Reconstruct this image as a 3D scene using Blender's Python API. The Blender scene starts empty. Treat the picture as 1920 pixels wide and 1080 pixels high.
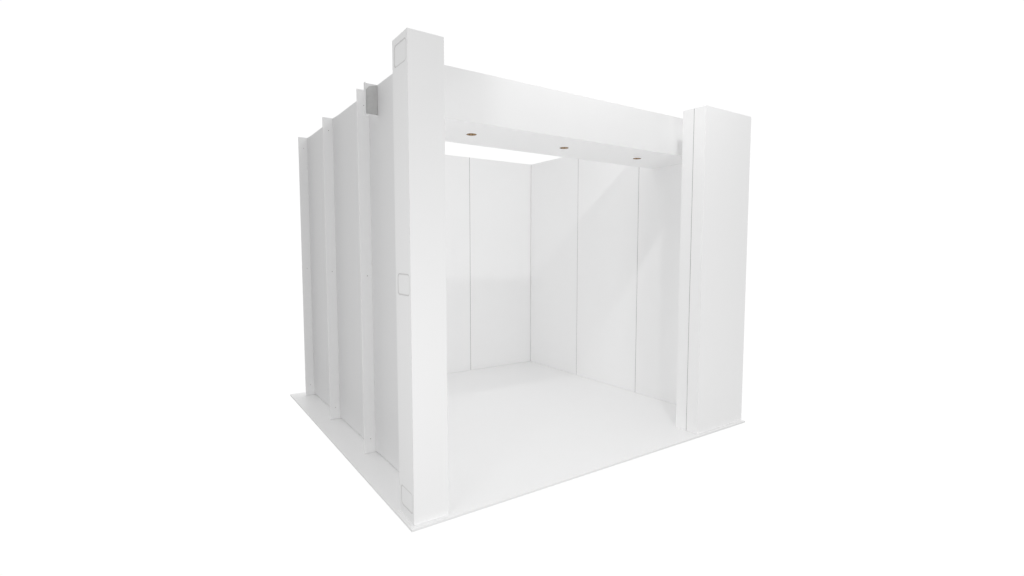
import bpy, bmesh, math, random
from mathutils import Vector, Matrix
random.seed(4)
sc = bpy.context.scene
col = sc.collection
ZB = 0.0163                      # top of the floor plate; its underside lies at z = 0

# ------------------------------------------------------------------ materials
def mat(name, base, rough=0.5, var=0.003, bump=0.015, scale=5.0, metallic=0.0, spec=0.5, fine=700.0):
    m = bpy.data.materials.new(name); m.use_nodes = True
    nt = m.node_tree; N = nt.nodes; L = nt.links
    b = N['Principled BSDF']
    tc = N.new('ShaderNodeTexCoord')
    no = N.new('ShaderNodeTexNoise'); no.inputs['Scale'].default_value = scale; no.inputs['Detail'].default_value = 5
    L.new(tc.outputs['Object'], no.inputs['Vector'])
    mr = N.new('ShaderNodeMapRange')
    mr.inputs['From Min'].default_value = 0.3; mr.inputs['From Max'].default_value = 0.7
    mr.inputs['To Min'].default_value = 1 - var; mr.inputs['To Max'].default_value = 1 + var
    L.new(no.outputs['Fac'], mr.inputs['Value'])
    vm = N.new('ShaderNodeVectorMath'); vm.operation = 'SCALE'
    vm.inputs[0].default_value = base
    L.new(mr.outputs['Result'], vm.inputs['Scale'])
    L.new(vm.outputs['Vector'], b.inputs['Base Color'])
    rr = N.new('ShaderNodeMapRange')
    rr.inputs['To Min'].default_value = rough - 0.06; rr.inputs['To Max'].default_value = rough + 0.06
    L.new(no.outputs['Fac'], rr.inputs['Value']); L.new(rr.outputs['Result'], b.inputs['Roughness'])
    n2 = N.new('ShaderNodeTexNoise'); n2.inputs['Scale'].default_value = fine; n2.inputs['Detail'].default_value = 2
    L.new(tc.outputs['Object'], n2.inputs['Vector'])
    bp = N.new('ShaderNodeBump'); bp.inputs['Strength'].default_value = bump; bp.inputs['Distance'].default_value = 0.002
    L.new(n2.outputs['Fac'], bp.inputs['Height']); L.new(bp.outputs['Normal'], b.inputs['Normal'])
    b.inputs['Metallic'].default_value = metallic
    b.inputs['Specular IOR Level'].default_value = spec
    return m

WHITE = mat('white_laminate', (0.93, 0.93, 0.93), 0.5)
OUTER = mat('white_powder_coat', (0.885, 0.885, 0.887), 0.6, var=0.004, bump=0.03)
FLOOR = mat('white_floor_board', (0.865, 0.865, 0.865), 0.42, scale=4)
JOINT = mat('dark_joint_seal', (0.075, 0.060, 0.060), 0.85)
FRONT_TONED = mat('laminate_front_toned', (0.875, 0.875, 0.875), 0.5)
PILLARW = mat('bright_white_laminate', (0.965, 0.965, 0.965), 0.45)
RIM_SHADE = mat('recess_rim_shade', (0.64, 0.635, 0.63), 0.7)
RIM_SHADE_SOFT = mat('recess_rim_shade_soft', (0.80, 0.797, 0.793), 0.7)
BRACKET_SHADE = mat('bracket_shade_grey', (0.58, 0.58, 0.575), 0.6, var=0.05, bump=0.15, scale=30)
SCREW = mat('dark_screw', (0.34, 0.31, 0.31), 0.5)
BRONZE = mat('bronze_reflector', (0.68, 0.50, 0.30), 0.4, metallic=0.2)
BRONZE_DARK = mat('dark_bronze_rim', (0.16, 0.10, 0.09), 0.4)
LENS = mat('frosted_lens', (0.6, 0.58, 0.52), 0.3)

# ------------------------------------------------------------------ helpers
class MB:
    """collects shapes of one part, in booth coordinates (floor surface z = 0)"""
    def __init__(s): s.bm = bmesh.new(); s.mats = []
    def mi(s, m):
        if m not in s.mats: s.mats.append(m)
        return s.mats.index(m)
    def box(s, x0, x1, y0, y1, z0, z1, m=WHITE, bev=0.0015, seg=2):
        t = bmesh.new()
        bmesh.ops.create_cube(t, size=1)
        for v in t.verts:
            v.co = Vector((x0 + (v.co.x + .5)*(x1-x0), y0 + (v.co.y + .5)*(y1-y0), z0 + (v.co.z + .5)*(z1-z0)))
        if bev: bmesh.ops.bevel(t, geom=list(t.edges), offset=bev, segments=seg, affect='EDGES', profile=0.5)
        s.merge(t, m)
    def merge(s, t, m):
        i = s.mi(m)
        for f in t.faces: f.material_index = i
        me = bpy.data.meshes.new('tmp'); t.to_mesh(me); t.free()
        s.bm.from_mesh(me); bpy.data.meshes.remove(me)
    def prism(s, pts, d, m, bev=0.0):
        """polygon of 3-D points extruded by vector d"""
        t = bmesh.new()
        f = t.faces.new([t.verts.new(p) for p in pts])
        r = bmesh.ops.extrude_face_region(t, geom=[f])
        for v in [g for g in r['geom'] if isinstance(g, bmesh.types.BMVert)]: v.co += Vector(d)
        bmesh.ops.recalc_face_normals(t, faces=t.faces)
        s.merge(t, m)
    def obj(s, name, parent=None):
        c = [v.co for v in s.bm.verts]
        lo = Vector([min(p[k] for p in c) for k in range(3)]); hi = Vector([max(p[k] for p in c) for k in range(3)])
        o0 = Vector(((lo.x+hi.x)/2, (lo.y+hi.y)/2, lo.z))
        for v in s.bm.verts: v.co -= o0
        me = bpy.data.meshes.new(name); s.bm.to_mesh(me); s.bm.free()
        for m in s.mats: me.materials.append(m)
        o = bpy.data.objects.new(name, me); col.objects.link(o)
        w = o0 + Vector((0, 0, ZB))
        o['w'] = list(w)
        if parent is not None:
            o.parent = parent; o.location = w - Vector(parent['w'])
        else: o.location = w
        return o

def cut(o, cutters):
    """boolean-subtract closed MB shapes from object o and bake the result"""
    for cu in cutters:
        c = cu.obj('cutter'); bpy.context.view_layer.update()
        md = o.modifiers.new('b', 'BOOLEAN'); md.operation = 'DIFFERENCE'; md.solver = 'EXACT'; md.object = c
        bpy.context.view_layer.update()
        dg = bpy.context.evaluated_depsgraph_get()
        me = bpy.data.meshes.new_from_object(o.evaluated_get(dg))
        o.modifiers.clear(); o.data = me
        cm = c.data; bpy.data.objects.remove(c); bpy.data.meshes.remove(cm)

def rrect(y0, y1, z0, z1, r, n=6, x=0.0):
    P = []
    for cy, cz, a0 in ((y1-r, z1-r, 0), (y0+r, z1-r, 90), (y0+r, z0+r, 180), (y1-r, z0+r, 270)):
        for k in range(n+1):
            a = math.radians(a0 + 90*k/n); P.append((x, cy + r*math.cos(a), cz + r*math.sin(a)))
    return P

H = 3.0
W1, D1 = 0.2388, 0.2344          # slim pillar
X2, X3, E1, E2 = 2.8278, 3.5418, 0.1239, 0.2436   # broad pillar
XW, XF = 0.2190, 0.1151          # outer skin of the ribbed wall, outer edge of its ribs
XR, YB = 3.4242, 3.4318          # inner faces of side and back wall
YH, YS, ZS = 0.4177, 1.1164, 2.6363
G = 0.0042                       # joint width

# ------------------------------------------------------------------ the booth
booth = bpy.data.objects.new('exhibition_booth', None); col.objects.link(booth)
booth.empty_display_size = 0.3
booth.location = (1.76, 1.763, 0); booth['w'] = [1.76, 1.763, 0.0]
booth['label'] = 'white open-fronted exhibition booth with two front pillars, header beam and ribbed outer side'
booth['category'] = 'exhibition booth'

m = MB(); m.box(-0.031, 3.5519, -0.0357, 3.5623, -ZB, 0, FLOOR, 0.0018); m.obj('floor_plate', booth)

# slim pillar with three shallow rounded recesses in its outer face
m = MB(); m.box(0, W1, 0, D1, 0.0, H, WHITE, 0.002)
pil = m.obj('pillar', booth); pil['label'] = 'slim square pillar with three rounded recesses in its outer side'
REC = [(0.0165, 0.205, 2.823, 2.957), (0.0165, 0.205, 1.432, 1.567), (0.0165, 0.205, 0.060, 0.194)]
cs = []
for (y0, y1, z0, z1) in REC:
    c = MB(); c.prism([(-0.01, p[1], p[2]) for p in rrect(y0, y1, z0, z1, 0.026)], (0.022, 0, 0), WHITE); cs.append(c)
cut(pil, cs)
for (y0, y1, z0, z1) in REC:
    c = MB()                                            # slightly crowned plate, its rim lies deeper; grey rings paint soft recess shade
    for q_ in (WHITE, RIM_SHADE, RIM_SHADE_SOFT): c.mi(q_)
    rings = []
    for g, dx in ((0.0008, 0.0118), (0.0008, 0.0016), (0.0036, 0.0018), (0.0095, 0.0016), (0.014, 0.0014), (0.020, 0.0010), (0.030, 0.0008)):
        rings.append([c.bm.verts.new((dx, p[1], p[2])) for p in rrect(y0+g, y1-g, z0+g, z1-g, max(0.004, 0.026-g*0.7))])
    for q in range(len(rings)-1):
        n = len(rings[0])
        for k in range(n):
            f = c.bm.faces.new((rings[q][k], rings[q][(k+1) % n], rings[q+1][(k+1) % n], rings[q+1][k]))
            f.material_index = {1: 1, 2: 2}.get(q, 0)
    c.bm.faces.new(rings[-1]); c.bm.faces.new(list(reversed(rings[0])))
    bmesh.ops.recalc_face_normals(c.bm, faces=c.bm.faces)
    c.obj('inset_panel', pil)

# broad pillar, its inner side split by one fine vertical joint
GP = 0.0024
m = MB(); m.box(X2, X3, 0, E1-GP/2, 0, H, PILLARW, 0.003); m.box(X2, X3, E1+GP/2, E2, 0, H, PILLARW, 0.0015)
m.box(X2+0.0012, X3-0.012, E1-G/2-0.002, E1+G/2+0.002, 0.003, H-0.004, JOINT, 0)
o = m.obj('pillar', booth); o['label'] = 'broad pillar with one fine vertical joint on its inner side'

# header beam with three recessed downlights
m = MB(); m.box(W1+0.001, XR-0.001, YH, YS, ZS, H, PILLARW, 0.002)
i_ = m.mi(FRONT_TONED)
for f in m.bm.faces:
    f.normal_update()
    if f.normal.y < -0.7: f.material_index = i_          # beam's front face, coloured darker to offset strong light
head = m.obj('header_beam', booth)
LX = [0.862, 1.826, 2.784]; LY = 0.758; LR = 0.0405
cs = []
for x in LX:
    c = MB(); c.prism([(x + LR*math.cos(a*math.pi/24), LY + LR*math.sin(a*math.pi/24), ZS-0.02) for a in range(48)], (0, 0, 0.075), WHITE); cs.append(c)
cut(head, cs)
def downlight(x):
    m = MB(); i = m.mi(BRONZE); j = m.mi(BRONZE_DARK); k_ = m.mi(LENS)
    n = 72
    prof = [(0.0400, 0.0005, 0), (0.0395, 0.045, 0), (0.030, 0.0455, 0)]
    rings = []
    for r, z, _ in prof:
        ring = []
        for a in range(n):
            rr = r - (0.0018 if a % 4 in (0, 1) else 0.0)
            ring.append(m.bm.verts.new((x + rr*math.cos(2*math.pi*a/n), LY + rr*math.sin(2*math.pi*a/n), ZS+z)))
        rings.append(ring)
    for q in range(2):
        for a in range(n):
            f = m.bm.faces.new((rings[q][a], rings[q][(a+1) % n], rings[q+1][(a+1) % n], rings[q+1][a]))
            f.material_index = j if a % 8 == 1 or q == 1 else i
    f = m.bm.faces.new(rings[2]); f.material_index = k_
    t = bmesh.new()                                    # thin dark rim round the mouth
    ro, ri, z0, z1 = 0.0408, 0.0392, ZS-0.0012, ZS-0.0002
    R = [[t.verts.new((x + r*math.cos(2*math.pi*a/n), LY + r*math.sin(2*math.pi*a/n), z)) for a in range(n)] for r, z in ((ro, z1), (ro, z0), (ri, z0), (ri, z1))]
    for q in range(4):
        for a in range(n):
            t.faces.new((R[q][a], R[q][(a+1) % n], R[(q+1) % 4][(a+1) % n], R[(q+1) % 4][a]))
    bmesh.ops.recalc_face_normals(t, faces=t.faces); m.merge(t, BRONZE_DARK)
    return m.obj('downlight', head)
for x in LX: downlight(x)

# plain side wall and back wall, each of three panels with fine dark joints between
PY = [YB, 2.368, 1.3051, E2+0.001]
m = MB()
for y in PY[1:3]: m.box(XR+0.0012, XR+0.018, y-G/2-0.001, y+G/2+0.001, 0.002, H-0.003, JOINT, 0)
m.box(XR+0.0012, XR+0.018, YB-G-0.001, YB-0.0002, 0.002, H-0.003, JOINT, 0)
m.box(XR+0.018, XR+0.040, E2+0.001, YB+0.060, 0.001, H-0.003, JOINT, 0.0)
m.box(XR+0.041, XR+0.056, E2+0.001, YB+0.060, 0.001, H, WHITE, 0.0015)
sw = m.obj('side_wall', booth); sw['label'] = 'plain side wall of flat joined panels'
for k in range(3):
    c = MB(); c.box(XR, XR+0.0175, PY[k+1]+G/2, PY[k]-(G/2 if k else G), 0.001, H-0.002, PILLARW, 0.0008); c.obj('wall_panel', sw)
PX = [XR, 2.3645, 1.302, W1+0.001]
m = MB()
for x in PX[1:3]: m.box(x-G/2-0.001, x+G/2+0.001, YB+0.0012, YB+0.018, 0.002, H-0.003, JOINT, 0)
m.box(W1+0.001, XR-0.003, YB+0.018, YB+0.040, 0.001, H-0.003, JOINT, 0.0)
m.box(XW, XR+0.012, YB+0.041, YB+0.056, 0.001, H, WHITE, 0.0015)
bw = m.obj('back_wall', booth)
for k in range(3):
    c = MB(); c.box(PX[k+1]+G/2, PX[k]-(G/2 if k else -0.017), YB, YB+0.0175, 0.001, H-0.002, PILLARW, 0.0008); c.obj('wall_panel', bw)

# ribbed side wall: three bays, upright ribs standing out of the outer face
YR = [3.4057, 2.3442, 1.2877]
m = MB(); m.box(XW+0.010, W1, D1+0.001, YB+0.040, 0.001, H, OUTER, 0.001)
rw = m.obj('side_wall', booth); rw['label'] = 'ribbed side wall with upright ribs on its outer face'
BY = [(YR[0]-0.0005, YR[1]+0.0165), (YR[1]-0.0005, YR[2]+0.0165), (YR[2]-0.0005, D1+0.001)]
for (b, a) in BY:
    c = MB(); n = 40; P = []                            # sheet that coves gently outwards where it meets each rib
    for k in range(n+1):
        y = a + (b-a)*k/n; e = 0.0
        for d_, w_, h_ in ((b-y, 0.20, 0.010), (y-a, 0.10, 0.004)):
            if d_ < w_: e += h_*(1-d_/w_)**2
        P.append((XW-e, y))
    P += [(XW+0.0095, b), (XW+0.0095, a)]
    c.prism([(x, y, 0.006) for x, y in P], (0, 0, H-0.0075), OUTER)
    c.bm.normal_update()
    for f in c.bm.faces: f.smooth = f.normal.x < -0.9
    for e_ in c.bm.edges: e_.smooth = len(e_.link_faces) == 2 and all(f.smooth for f in e_.link_faces)
    c.obj('wall_panel', rw)
ribs = []
for y in YR:
    c = MB(); c.box(XF, XW+0.0095, y, y+0.016, 0.0005, H, PILLARW, 0.002)
    c.bm.normal_update()
    for z in (2.877, 1.500, 0.121):
        t = bmesh.new(); bmesh.ops.create_cone(t, cap_ends=True, segments=14, radius1=0.0036, radius2=0.0030, depth=0.003,
            matrix=Matrix.Translation((0.1685, y-0.0012, z)) @ Matrix.Rotation(math.radians(90), 4, 'X'))
        c.merge(t, SCREW)
    ribs.append(c.obj('rib', rw))

# short channel bracket fixed high on the ribbed wall, next to the nearest rib
YC = 1.1165
m = MB()
m.box(XF-0.002, XW-0.0005, YC-0.006, YC, 2.760, H, OUTER, 0.001)              # back plate
m.box(XF-0.002, XF+0.004, YC-0.030, YC-0.0062, 2.760, H, OUTER, 0.001)         # outer flange
m.box(XF+0.0042, XW-0.0005, YC-0.022, YC-0.0062, 2.760, 2.765, OUTER, 0.001)   # bottom lip
br = m.obj('bracket', booth)
m = MB()  # grey pad paints the shadow inside the bracket, top slanted along its edge
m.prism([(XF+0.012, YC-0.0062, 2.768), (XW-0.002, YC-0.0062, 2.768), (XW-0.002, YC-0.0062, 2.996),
         (XF+0.036, YC-0.0062, 2.978), (XF+0.014, YC-0.0062, 2.950)], (0, -0.004, 0), BRACKET_SHADE)
m.obj('shade_pad', br)

for o in col.objects:
    if 'w' in o: del o['w']

# ------------------------------------------------------------------ light
w = bpy.data.worlds.new('World'); sc.world = w; w.use_nodes = True
nt = w.node_tree; N = nt.nodes; L = nt.links
bg = N['Background']
tc = N.new('ShaderNodeTexCoord'); sx = N.new('ShaderNodeSeparateXYZ'); L.new(tc.outputs['Generated'], sx.inputs[0])
mr = N.new('ShaderNodeMapRange'); mr.interpolation_type = 'SMOOTHSTEP'
mr.inputs['From Min'].default_value = -0.85; mr.inputs['From Max'].default_value = -0.25
mr.inputs['To Min'].default_value = -0.55; mr.inputs['To Max'].default_value = 0.0
L.new(sx.outputs['X'], mr.inputs['Value'])
my = N.new('ShaderNodeMapRange'); my.interpolation_type = 'SMOOTHSTEP'
my.inputs['From Min'].default_value = -0.80; my.inputs['From Max'].default_value = 0.0
my.inputs['To Min'].default_value = 0.56; my.inputs['To Max'].default_value = 1.02
L.new(sx.outputs['Y'], my.inputs['Value'])
mz = N.new('ShaderNodeMapRange'); mz.interpolation_type = 'SMOOTHSTEP'
mz.inputs['From Min'].default_value = 0.40; mz.inputs['From Max'].default_value = 0.95
mz.inputs['To Min'].default_value = 0.0; mz.inputs['To Max'].default_value = 0.2
L.new(sx.outputs['Z'], mz.inputs['Value'])
ad = N.new('ShaderNodeMath'); ad.operation = 'ADD'
L.new(mr.outputs['Result'], ad.inputs[0]); L.new(my.outputs['Result'], ad.inputs[1])
mx = N.new('ShaderNodeMath'); mx.operation = 'MAXIMUM'; mx.inputs[1].default_value = 0.08
az = N.new('ShaderNodeMath'); az.operation = 'ADD'
L.new(ad.outputs[0], az.inputs[0]); L.new(mz.outputs['Result'], az.inputs[1])
L.new(az.outputs[0], mx.inputs[0]); L.new(mx.outputs[0], bg.inputs['Strength'])
bg.inputs['Color'].default_value = (1, 1, 1, 1)

def spot(name, loc, aim, power, radius, size, blend):
    l = bpy.data.lights.new(name, 'SPOT'); l.energy = power; l.shadow_soft_size = radius
    l.spot_size = math.radians(size); l.spot_blend = blend
    o = bpy.data.objects.new(name, l); col.objects.link(o); o.location = loc
    o.rotation_euler = Vector(aim).to_track_quat('-Z', 'Y').to_euler()
def lamp(name, loc, power, radius):
    l = bpy.data.lights.new(name, 'POINT'); l.energy = power; l.shadow_soft_size = radius
    o = bpy.data.objects.new(name, l); col.objects.link(o); o.location = loc; return o
spot('spot_lamp', (1.75, -1.05, 4.6), (1.65, 3.0, -3.7), 86.0, 0.05, 114, 0.6)
lamp('fill_lamp', (-2.3, -1.7, 1.7), 50.0, 0.3)
lamp('fill_lamp', (-2.4, -0.6, 1.0), 24.0, 0.3)  # added unseen fill for the near bays of the ribbed wall
lamp('fill_lamp', (4.4, -3.3, 0.4), 27, 0.4)  # added low fill from the right, out of view
lamp('fill_lamp', (0.7, -3.7, 0.3), 105, 0.4)  # added low fill, lifts soffit and interior from the open front
lamp('overhead_fill', (1.8, 2.6, 6.5), 90.0, 1.0)  # unseen fill added above the open roof to brighten the interior
lamp('fill_lamp', (-0.6, -4.6, 0.4), 34.6, 0.4)  # added fill behind the camera, for faces turned to the left
lamp('fill_lamp', (-3.5, -2.5, 4.5), 3.8, 0.5)  # weak added fill, high on the left, unseen

# ------------------------------------------------------------------ camera
cam = bpy.data.cameras.new('camera'); co = bpy.data.objects.new('camera', cam); col.objects.link(co)
cam.sensor_width = 36; cam.lens = 962.436/1920*36; cam.clip_start = 0.05; cam.clip_end = 200
co.location = (-1.2313, -2.8864, 1.7111+ZB)
co.rotation_euler = (math.radians(90-4.2021), 0, math.radians(-34.2969))
sc.camera = co

sc.view_settings.view_transform = 'Standard'; sc.view_settings.look = 'None'
sc.view_settings.exposure = 0; sc.view_settings.gamma = 1; sc.view_settings.use_curve_mapping = False
sc.cycles.max_bounces = 16; sc.cycles.diffuse_bounces = 10
sc.cycles.use_denoising = True
